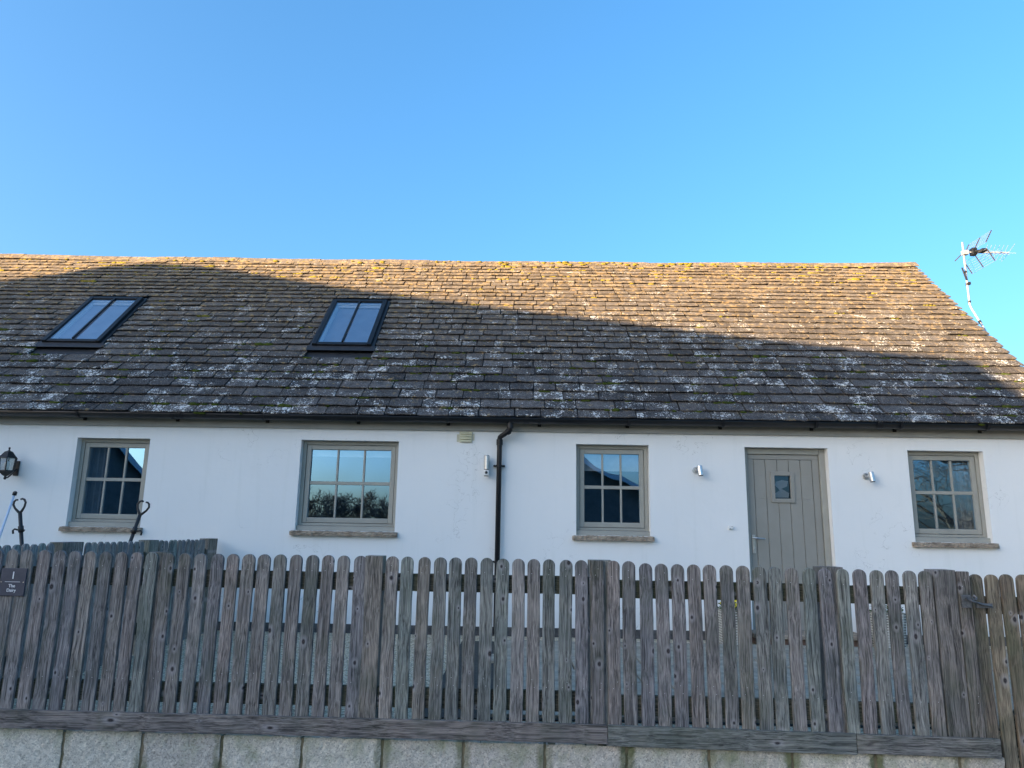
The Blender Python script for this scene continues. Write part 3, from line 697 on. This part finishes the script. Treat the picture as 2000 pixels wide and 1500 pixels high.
# ---------------- roof
roof_rng = random.Random(11)
s45 = math.sqrt(.5)
RY0, RZ0 = 8.08-HY, 2.39            # eave line of the visible roof surface, cottage coordinates
def RP(x, s_, n): return (x, RY0 + s_*s45 - n*s45, RZ0 + s_*s45 + n*s45)
edges = [.012,.178,.36,.549,.734,.908,1.076,1.248,1.418,1.574,1.729,1.884,2.039,2.187,2.344,2.5,2.643,2.789,2.928,3.057,3.177,3.299,3.424,3.551,3.667,3.786,3.9,4.016,4.126,4.235]
SK = [(-6.43, -5.645, 1.51, 2.80), (-2.82, -2.035, 1.51, 2.80)]
VERGE = 6.33
mb = MB(); mb.col = []
def clip_hit(xa, xb, s0, s1):
    for (a, b_, c_, d) in SK:
        if xb > a-.06 and xa < b_+.06 and s1 > c_-.1 and s0 < d+.05: return (a-.045, b_+.045)
    return None
def tile(xa, xb, s0, s1, hgt, col, verge=False):
    w_ = xb-xa; n = max(3, int(w_/.045)); tw = roof_rng.uniform(-.003, .003)
    base = roof_rng.uniform(-.006, .006); vs = []; th = roof_rng.uniform(.011, .017)
    tilt = roof_rng.uniform(-.004, .004); js = [roof_rng.uniform(-.0045, .0045) for _ in range(n+1)]; jn = [roof_rng.uniform(-.003, .003) for _ in range(n+1)]
    js[0] += roof_rng.uniform(0, .009); js[-1] += roof_rng.uniform(0, .009)
    for i in range(n+1):
        f = i/n; x = xa + w_*f; k = s0 + base + js[i] + tilt*(f-.5)*2
        top = hgt + jn[i] + tw*(f-.5)
        vs += [RP(x, k, top-th-.001), RP(x, k-.002+roof_rng.uniform(-.002,.002), top-.006), RP(x, k+.006, top), RP(x, k+(s1-s0)*.5, top*.5 + .002+roof_rng.uniform(-.0015,.0015)), RP(x, s1, -.002), RP(x, s1, -.02)]
    fs = []
    for i in range(n):
        for j in range(6): fs.append((6*i+j, 6*i+(j+1)%6, 6*(i+1)+(j+1)%6, 6*(i+1)+j))
    fs += [tuple(range(6)), tuple(reversed(range(6*n, 6*n+6)))]
    mb.add(vs, fs); mb.col += [col]*len(vs)
for k in range(len(edges)):
    s0 = edges[k]; s1 = (edges[k+1] if k+1 < len(edges) else 4.33) + .03
    x = WX0 - roof_rng.uniform(0, .3); wav = roof_rng.uniform(0, 6)
    wl, wh = (.3, .46) if k < 3 else ((.2, .42) if k < 10 else (.15, .36))
    while x < VERGE - .02:
        xb = x + roof_rng.uniform(wl, wh)
        if VERGE - xb < .12: xb = VERGE + roof_rng.uniform(-.012, .012)
        wob = .004*math.sin(x*1.3+wav)
        segs = [(x, xb-roof_rng.uniform(.009, .018))]
        hit = clip_hit(x, xb, s0, s1)
        if hit: segs = [q for q in ((x, min(xb, hit[0])), (max(x, hit[1]), xb)) if q[1]-q[0] > .02]
        col = (roof_rng.random(), roof_rng.random(), roof_rng.random())
        for q in segs: tile(q[0], q[1], s0+wob, s1, roof_rng.uniform(.024, .036), col)
        x = xb
roof = obj("roof", mb, M['slate'], house)
# underlay + back slope
ub = MB(); BS = 4.37
def slab_quad(x0, x1, s0, s1, n0, n1):
    p = [RP(x, s_, n) for x in (x0, x1) for s_ in (s0, s1) for n in (n0, n1)]
    ub.add(p, [(0,1,3,2), (4,6,7,5), (0,4,5,1), (2,3,7,6), (0,2,6,4), (1,5,7,3)])
ub_x = [WX0] + [q for s_ in SK for q in (s_[0]+.05, s_[1]-.05)] + [VERGE-.02]
for i in range(len(ub_x)-1):
    if i % 2 == 0: slab_quad(ub_x[i], ub_x[i+1], .04, BS-.02, -.06, -.021)
    else:
        c_, d = SK[i//2][2:]; slab_quad(ub_x[i], ub_x[i+1], .04, c_+.04, -.06, -.021); slab_quad(ub_x[i], ub_x[i+1], d-.04, BS-.02, -.06, -.021)
yr = RY0 + BS*s45; zr = RZ0 + BS*s45
ub.add([(WX0, yr, zr-.03), (VERGE-.01, yr, zr-.03), (VERGE-.01, yr*2-RY0, RZ0), (WX0, yr*2-RY0, RZ0), (WX0, yr, zr-.07), (VERGE-.01, yr, zr-.07), (VERGE-.01, yr*2-RY0, RZ0-.04), (WX0, yr*2-RY0, RZ0-.04)], [(0,1,2,3), (7,6,5,4), (0,4,5,1), (2,6,7,3), (1,5,6,2), (0,3,7,4)])
obj("roof_deck", ub, M['lead'], roof)
# ridge
rb = MB(); rb.col = []
x = WX0
sag = lambda x: -.018 + .05*(x/6.3)**2*(1 if x > 0 else .35) + .006*math.sin(x*2.1)
while x < VERGE-.05:
    xb = min(x + .45, VERGE - .004); 
    if VERGE - xb < .15: xb = VERGE-.004
    col = (.6+.4*roof_rng.random(), roof_rng.random(), roof_rng.random()*.8)
    n = 6; vs = []; h0 = roof_rng.uniform(-.004, .004)
    for i in range(n+1):
        xx = x + .003 + (xb-x-.006)*i/n; z_ = sag(xx) + h0
        for (dy, dz) in ((-.135, -.1), (-.137, -.085), (-.045, .005), (0, .022), (.045, .005), (.135, -.085), (.13, -.11), (0, 0)):
            vs.append((xx, yr+dy+roof_rng.uniform(-.002,.002), zr+dz+z_+roof_rng.uniform(-.003, .003)))
    K = 8; fs = [(K*i+j, K*i+(j+1)%K, K*(i+1)+(j+1)%K, K*(i+1)+j) for i in range(n) for j in range(K)] + [tuple(range(K)), tuple(reversed(range(K*n, K*n+K)))]
    rb.add(vs, fs); rb.col += [col]*len(vs); x = xb
obj("ridge", rb, M['slate'], roof)
# bedding mortar under verge
vbm = MB(); 
for i in range(30):
    a = RP(VERGE-.03, .05+i*.142, -.02); b2 = RP(VERGE-.006, .05+(i+1)*.142, -.02)
p = [RP(x, s_, n) for x in (VERGE-.05, VERGE-.012) for s_ in (.05, BS-.05) for n in (-.075, -.0225)]
vbm.add(p, [(0,1,3,2), (4,6,7,5), (0,4,5,1), (2,3,7,6), (0,2,6,4), (1,5,7,3)]); obj("verge_strip", vbm, M['mortar'], roof)
# moss cushions
import bmesh
mm = MB(); icb = bmesh.new(); bmesh.ops.create_icosphere(icb, subdivisions=2, radius=1.); iv = [v_.co.copy() for v_ in icb.verts]; ifc = [tuple(v_.index for v_ in f.verts) for f in icb.faces]; icb.free()
def cushion(x, s_, n, rx, rs, rn):
    ph = roof_rng.uniform(0, 9); vs = []
    for p in iv:
        k = 1 + .25*math.sin(p.x*5+ph)*math.cos(p.y*6+ph) + roof_rng.uniform(-.12, .12)
        vs.append(RP(x + p.x*rx*k, s_ + p.y*rs*k, n + p.z*rn*k))
    mm.add(vs, ifc)
for i in range(420):
    k = roof_rng.randrange(len(edges)); 
    u = roof_rng.random()
    if u < .45: k = roof_rng.randrange(1, 9)
    elif u < .8: k = roof_rng.randrange(24, 30)
    x = roof_rng.uniform(-8.8, 6.25)
    if clip_hit(x-.05, x+.05, edges[k]-.1, edges[k]+.1): continue
    big_ = roof_rng.random() < .1
    for j in range(roof_rng.randint(1, 5)):
        r0 = roof_rng.uniform(.008, .02)*(1.7 if big_ else 1)
        cushion(x + roof_rng.uniform(-.09, .09), edges[k] - roof_rng.uniform(-.004, .012), roof_rng.uniform(.0, .012), r0*roof_rng.uniform(1.2, 2.6), r0, r0*.8)
for i in range(120):
    x = roof_rng.triangular(-8.8, 6.2, 5.5); r0 = roof_rng.uniform(.008, .026); cushion(x, 4.2+roof_rng.uniform(-.03, .09), .035, r0*1.8, r0, r0*.6)
tag(obj("moss", mm, M['moss'], roof, smooth=True), kind='stuff')

# skylights
for (a, b_, c_, d) in SK:
    f = MB()
    def rbx(mb, x0, x1, s0, s1, n0, n1):
        p = [RP(x, s_, n) for x in (x0, x1) for s_ in (s0, s1) for n in (n0, n1)]
        mb.add(p, [(0,1,3,2), (4,6,7,5), (0,4,5,1), (2,3,7,6), (0,2,6,4), (1,5,7,3)])
    fl = MB(); rbx(fl, a-.038, a+.0, c_-.0, d+.028, -.018, .034); rbx(fl, b_, b_+.038, c_-.0, d+.028, -.018, .034); rbx(fl, a, b_, d, d+.028, -.018, .034); 
    p = [RP(x, s_, n) for x, s_, n in ((a-.06, c_-.10, .029), (b_+.06, c_-.10, .029), (b_+.06, c_, .037), (a-.06, c_, .037), (a-.06, c_-.10, .024), (b_+.06, c_-.10, .024), (b_+.06, c_, -.02), (a-.06, c_, -.02))]
    fl.add(p, [(0,1,2,3), (7,6,5,4), (0,4,5,1), (1,5,6,2), (2,6,7,3), (3,7,4,0)])
    sk = obj("skylight", fl, M['lead'], house, bevel=.003)
    fb = MB(); e = .062; H0, H1 = -.03, .072
    rbx(fb, a, a+e, c_, d, H0, H1); rbx(fb, b_-e, b_, c_, d, H0, H1); rbx(fb, a+e, b_-e, d-e, d, H0, H1); rbx(fb, a+e, b_-e, c_, c_+e, H0, H1-.01)
    obj("frame", fb, M['skyframe'], sk, bevel=.006)
    gb_ = MB(); xm = (a+b_)/2; rbx(gb_, xm-.012, xm+.012, c_+e, d-e, .055, .078); obj("glazing_bar", gb_, M['skyframe'], sk, bevel=.002)
    pn = MB(); pn.add([RP(a+e-.005, c_+e-.005, .055), RP(b_-e+.005, c_+e-.005, .055), RP(b_-e+.005, d-e+.005, .055), RP(a+e-.005, d-e+.005, .055)], [(0,1,2,3)]); obj("pane", pn, M['skyglass'], sk, recalc=False)
    bl = MB(); rbx(bl, a+e+.004, b_-e-.004, c_+e, d-e-.09, -.02, -.012); obj("blind", bl, simple("grey_blue_blind", (.2, .22, .27), (.25, .27, .32), 5, .8, bs=0), sk)
    bh = MB(); rbx(bh, a+e, b_-e, d-e-.09, d-e-.06, .0, .02); rbx(bh, a+e, b_-e, d-e-.03, d-e-.005, .0, .03); rbx(bh, a+e-.0, a+e+.03, c_+e, d-e-.09, -.0118, .02); obj("blind_rail", bh, M['whiteplastic'], sk)

# ============================================================ things on the wall
# lantern
t = thing("wall_lantern", "black six-sided coach lantern on the wall at far left", "wall lamp", (-5.915, HY, 1.775))
LC = Vector((0, -.17, 0))
lb = MB(); lb.lathe([(0, .205), (.011, .2), (.011, .18), (.006, .172), (.02, .16), (.045, .15), (.075, .11), (.098, .088), (.102, .08), (.09, .078), (0, .078)], LC, 6)
obj("cap", lb, M['blackmetal'], t)
lb = MB(); lb.lathe([(0, -.06), (.078, -.06), (.08, -.075), (.06, -.095), (.03, -.12), (.012, -.128), (.012, -.14), (.018, -.15), (.01, -.165), (0, -.168)], LC, 6); obj("base", lb, M['blackmetal'], t)
lb = MB()
for k in range(6):
    an = math.pi*2*k/6; c_, s_ = math.cos(an), math.sin(an)
    lb.tube([(LC.x+.078*c_, LC.y+.078*s_, -.065), (LC.x+.092*c_, LC.y+.092*s_, .082)], .0065, 6)
obj("frame_bars", lb, M['blackmetal'], t)
lb = MB(); lb.lathe([(.072, -.06), (.086, .08)], LC, 6); obj("glass_panes", lb, M['lampglass'], t, recalc=False)
lb = MB(); lb.lathe([(0, -.06), (.022, -.06), (.024, -.03), (.03, .0), (.026, .03), (0, .045)], LC, 12); obj("bulb", lb, M['whiteplastic'], t, smooth=True)
lb = MB(); lb.box((-.03, -.014, -.11), (.03, 0, .06)); lb.tube([(0, -.01, -.03), (-.0, -.06, -.09), (0, -.13, -.14), (0, -.17, -.14)], .009, 8); obj("bracket", lb, M['blackmetal'], t, bevel=.002)
# tall cylinder lamp with sensor
t = thing("wall_light", "tall steel cylinder wall light with sensor beside the downpipe", "wall lamp", (-.43, HY, 1.87))
obj("tube", MB().tube([(0, -.075, .105), (0, -.075, -.055)], .031, 20), M['steel'], t, bevel=.003, smooth=False)
obj("cap", MB().tube([(0, -.075, .1052), (0, -.075, .109)], .026, 20), M['blackmetal'], t)
obj("wall_plate", MB().box((-.02, -.045, -.1), (.02, -.001, .06)), M['steel'], t, bevel=.003)
obj("sensor_housing", MB().box((-.03, -.1, -.125), (.03, -.046, -.062)), M['whiteplastic'], t, bevel=.008)
sb = MB(); sb.tube([(0, -.118, -.09), (0, -.1005, -.09)], [.012, .017], 14); sb.box((-.026, -.098, -.13), (.026, -.05, -.1255)); obj("sensor_eye", sb, M['black'], t)
def spot(label, x, z):
    t = thing("wall_light", label, "wall lamp", (x, HY, z), 0, "short steel spotlights beside the door")
    a = R(8); ax = Vector((math.sin(a)*.6, -.12, -1)).normalized()
    c0 = Vector((.012, -.085, .0)); obj("tube", MB().tube([c0 - ax*.055, c0 + ax*.055], .031, 20), M['steel'], t, bevel=.003)
    obj("lens", MB().tube([c0 + ax*.0555, c0 + ax*.058], .026, 20), M['blackmetal'], t)
    mb = MB(); mb.tube([(-.022, -.002, .012), (-.022, -.018, .012)], .036, 20); mb.tube([(-.02, -.018, .012), (0, -.06, .006)], .011, 12); obj("wall_mount", mb, M['steel'], t, bevel=.002)
spot("short steel spotlight on white wall to the left of the door", 1.99, 1.84); spot("short steel spotlight on white wall between door and rightmost window", 3.92, 1.80)

# ============================================================ planters
def planter(label, x, y, flower, seed):
    r_ = random.Random(seed); t = thing("planter", label, "planter", (x, y, .0), 0)
    mb = MB(); mb.box((-.16, -.15, .02), (.16, .15, .37)); 
    mb2 = MB(); n = 10; vs = []; fs = []
    for j in range(12):
        z = .02 + .35*j/11; f = .86 + .14*j/11
        for k in range(32):
            a = 2*math.pi*k/32; q = max(abs(math.cos(a)), abs(math.sin(a))); rr = .155*f/q**.85
            vs.append((rr*math.cos(a), rr*math.sin(a), z))
    for j in range(11):
        for k in range(32): fs.append((j*32+k, j*32+(k+1)%32, (j+1)*32+(k+1)%32, (j+1)*32+k))
    mb2.add(vs, fs); obj("basket", mb2, M['wicker'], t, smooth=True)
    mb3 = MB(); mb3.add([(.15*math.cos(k*math.pi/8), .15*math.sin(k*math.pi/8), .34) for k in range(16)], [tuple(range(16))]); obj("soil", mb3, M['slab_joint'], t)
    lf = MB(); fw = MB()
    for i in range(150):
        a = r_.uniform(0, 6.28); rr = r_.uniform(0, .16); z = .35 + r_.uniform(0, .075)
        c_ = Vector((rr*math.cos(a), rr*math.sin(a), z)); d = Vector((math.cos(a), math.sin(a), r_.uniform(-.2, 1))).normalized()*.035; s_ = d.cross(Vector((r_.uniform(-1,1), r_.uniform(-1,1), 1))).normalized()*.012
        lf.add([c_, c_ + d*.5 + s_, c_ + d, c_ + d*.5 - s_], [(0,1,2,3)])
    obj("foliage", lf, M['leaf'], t, recalc=False)
    for i in range(9):
        a = r_.uniform(0, 6.28); rr = r_.uniform(.02, .15); c_ = Vector((rr*math.cos(a), rr*math.sin(a)-.03, .42 + r_.uniform(-.02, .035)))
        for k in range(5):
            b_ = 2*math.pi*k/5; d = Vector((math.cos(b_)*.022, -.006, math.sin(b_)*.022)); s_ = Vector((-math.sin(b_)*.012, 0, math.cos(b_)*.012))
            fw.add([c_, c_ + d*.6 + s_, c_ + d, c_ + d*.6 - s_], [(0,1,2,3)])
    obj("flowers", fw, flower, t, recalc=False)
planter("woven planter with yellow flowers left of the door behind the fence", 2.21, 7.9, M['flower_yellow'], 3)
planter("woven planter with white flowers right of the door behind the fence", 3.80, 7.9, M['flower_white'], 4)

# ============================================================ aerial
t = thing("tv_aerial", "silver television aerial on a cranked mast beyond the right gable end", "aerial", (6.55, 10.2, 3.3))
o3 = lambda x, y, z: (x-6.55, y-10.2, z-3.3)
mb = MB(); mb.tube([o3(6.56, 9.72, 3.55), o3(6.55, 10.0, 4.1), o3(6.55, 10.215, 4.45), o3(6.55, 10.245, 4.52), o3(6.55, 10.25, 5.5)], .0145, 12); obj("mast", mb, M['alu'], t, smooth=True)
mb = MB()
for p, q in (((6.55, 10.05, 4.18), (6.55, 10.07, 4.215)), ((6.55, 10.245, 4.55), (6.55, 10.245, 4.58)), ((6.55, 10.25, 4.82), (6.55, 10.25, 4.855)), ((6.55, 10.25, 5.02), (6.55, 10.25, 5.04))): mb.tube([o3(*p), o3(*q)], .021, 10)
mb.box(o3(6.56, 10.23, 4.83), o3(6.595, 10.27, 4.87)); mb.box(o3(6.17, 9.8, 3.6), o3(6.57, 9.84, 3.64))
mb.tube([o3(6.535, 10.23, 4.9), o3(6.47, 10.2, 5.08)], .011, 8); mb.tube([o3(6.54, 10.25, 5.33), o3(6.47, 10.35, 5.24)], .008, 8)
obj("clamps", mb, M['blackmetal'], t)
BY, BZ = 10.22, 5.33
mb = MB(); mb.box(o3(6.5, BY-.011, BZ-.009), o3(7.2, BY+.011, BZ+.009)); mb.box(o3(6.52, BY-.02, BZ-.035), o3(6.6, BY+.045, BZ+.03)); obj("boom", mb, M['alu'], t, bevel=.001)
mb = MB(); mb.box(o3(6.64, BY-.05, BZ-.05), o3(6.71, BY+.04, BZ+.06)); mb.box(o3(6.68, BY-.2, BZ-.06), o3(6.76, BY-.1, BZ-.01)); mb.tube([o3(6.68, BY-.05, BZ), o3(6.72, BY-.15, BZ-.03)], .02, 8); obj("dipole_box", mb, M['black'], t, bevel=.01)
pa = MB(); wr = MB()
for s_ in (-1, 1):
    r0 = Vector((6.70, 0, BZ+s_*.05)); r1 = Vector((6.80, 0, BZ+s_*.235))
    for yy in (BY-.27, BY+.0, BY+.27):
        p, q = Vector((r0.x, yy, r0.z)), Vector((r1.x, yy, r1.z)); pa.tube([o3(*p), o3(*q)], .008, 6)
    for k in range(7):
        f = k/6; p = r0.lerp(r1, f); wr.tube([o3(p.x, BY-.29, p.z), o3(p.x, BY+.29, p.z)], .0022, 5)
obj("reflector_bars", pa, M['blackmetal'], t); obj("reflector_wires", wr, M['alu'], t)
dr = MB()
for i, x in enumerate((6.83, 6.89, 6.95, 7.01, 7.07, 7.13, 7.19)):
    L_ = .11 if i < 6 else .17
    for s_ in (-1, 1):
        dr.tube([o3(x, BY-L_, BZ+s_*.075), o3(x+.01, BY, BZ+.004*s_), o3(x, BY+L_, BZ+s_*.075)], .0028, 5)
obj("directors", dr, M['alu'], t)

# ============================================================ what stands behind the photographer (seen in the panes, throws the shade)
hx, hy = -math.sin(SUN_AZ), -math.cos(SUN_AZ); T_ = 20.
t = thing("neighbour_house", "dark stone neighbour house across the road mirrored in the leftmost window", "house", (hx*T_, hy*T_, 0), -SUN_AZ)
prof = [(-14.5, 6.9), (-13.29, 8.15), (-13.0, 8.46), (-12.82, 8.8), (-12.45, 9.02), (-11.9, 9.08), (-10.88, 8.96), (-9.93, 8.85), (-8.78, 8.76), (-7.73, 8.71), (-6.27, 8.64), (-4.93, 8.6), (-4.1, 8.6), (.18, 4.15), (2.3, 2.1)]
# local x = right across the sun direction, local y towards the cottage
wallp = [(-14.5, -.6)] + [(x, z-.12) for x, z in prof] + [(2.3, -.6)]
obj("wall", MB().prism(wallp, -6.5, 0), M['farwall'], t)
mb = MB()
n = len(prof); top = [(x, z) for x, z in prof]; bot = [(x, z-.115) for x, z in prof]
vs = [(x, .25, z) for x, z in top] + [(x, .25, z) for x, z in bot] + [(x, -6.7, z) for x, z in top] + [(x, -6.7, z) for x, z in bot]; fs = []
for i in range(n-1): fs += [(i, i+1, 2*n+i+1, 2*n+i), (n+i, 3*n+i, 3*n+i+1, n+i+1), (i, n+i, n+i+1, i+1), (2*n+i, 2*n+i+1, 3*n+i+1, 3*n+i)]
fs += [(0, 2*n, 3*n, n), (n-1, 2*n-1, 4*n-1, 3*n-1)]
mb.add(vs, fs); obj("roof", mb, M['farroof'], t)
mb = MB(); mb.prism([(-4.0, 8.45), (2.35, 2.0), (2.25, 1.85), (-4.1, 8.28)], .252, .28); obj("bargeboard", mb, M['bargeboard'], t)

t = thing("barn", "dark gabled barn mirrored in the window left of the door", "barn", (2.4, -14., 0))
obj("wall", MB().prism([(-4.6, -.6), (4.6, -.6), (4.6, 1.6), (0, 4.15), (-4.6, 1.6)], -8, 0), M['farwall'], t)
mb = MB()
for s_ in (-1, 1):
    mb.prism([(0, 4.18), (s_*5.0, 1.42), (s_*5.0, 1.52), (0, 4.3)], -8.3, .3)
obj("roof", mb, M['farroof'], t)
mb = MB()
for s_ in (-1, 1): mb.prism([(0, 4.12), (s_*5.02, 1.32), (s_*5.02, 1.5), (0, 4.28)], .302, .33)
obj("bargeboard", mb, M['bargeboard'], t)

def tree(label, x, y, h, seed, depth=5, spread=.62, trunk=.3, z0=-.5, nk=3, twig=.006, group=None, first=.3, mt='bark'):
    r_ = random.Random(seed); t = thing("bare_tree", label, "tree", (x, y, z0), 0, group)
    tk = MB(); br = MB()
    def grow(p, d, L, r, lev):
        pts = [p]; rad = [r]; k = 3
        for i in range(k):
            d = (d + Vector((r_.uniform(-.2, .2), r_.uniform(-.2, .2), r_.uniform(-.06, .16)))).normalized(); p = p + d*L/k; pts.append(p); rad.append(max(r*(1-.4*(i+1)/k), twig*.7))
        (tk if lev == 0 else br).tube(pts, rad, 6 if lev < 2 else 3, caps=False)
        if lev >= depth: return
        for j in range(nk if lev else nk+3):
            f = r_.uniform(.35, 1.) if j else 1.; q = pts[min(k, int(f*k+.5))]
            ax = Vector((r_.uniform(-1, 1), r_.uniform(-1, 1), r_.uniform(-.35, .7))).normalized()
            nd_ = (d*(1-spread) + ax*spread).normalized(); grow(q, nd_, (h*.3 if lev == 0 else L)*r_.uniform(.6, .82), max(r*.52, twig), lev+1)
    grow(Vector((0, 0, 0)), Vector((0, 0, 1)), h*first, trunk, 0)
    obj("trunk", tk, M[mt], t, recalc=False); obj("branches", br, M[mt], t, recalc=False)
tree("large bare winter tree mirrored in the rightmost window", 15.0, -6.5, 12.5, 5, 7, .64, .2, nk=3, twig=.006, first=.12)
tree("bare thorny bush beyond the large tree mirrored at right", 19.0, -12.0, 6., 8, 6, .68, .12, nk=4, twig=.02, first=.05)
KIND = ["tall forked leafless tree", "slender leafless tree", "round leafless tree", "low twiggy leafless tree", "leaning leafless tree", "short leafless tree", "wide leafless tree"]
WHERE = ["at the left end of the far row", "second from left in the far row", "third from left in the far row", "in the middle of the far row", "third from right in the far row", "second from right in the far row", "at the right end of the far row"]
for i, (x, y, h) in enumerate([(-24, -47, 7.6), (-21, -44, 6.9), (-18.2, -46, 7.6), (-15.5, -43, 6.2), (-13, -46, 6.8), (-10.4, -45, 6.2), (-7.5, -47, 7.0)]):
    tree(KIND[i] + " " + WHERE[i] + ", mirrored", x, y, h*1.18, 40+i, 6, .6, .14, nk=3, twig=.022, group="bare trees mirrored in the wide window", first=.1)
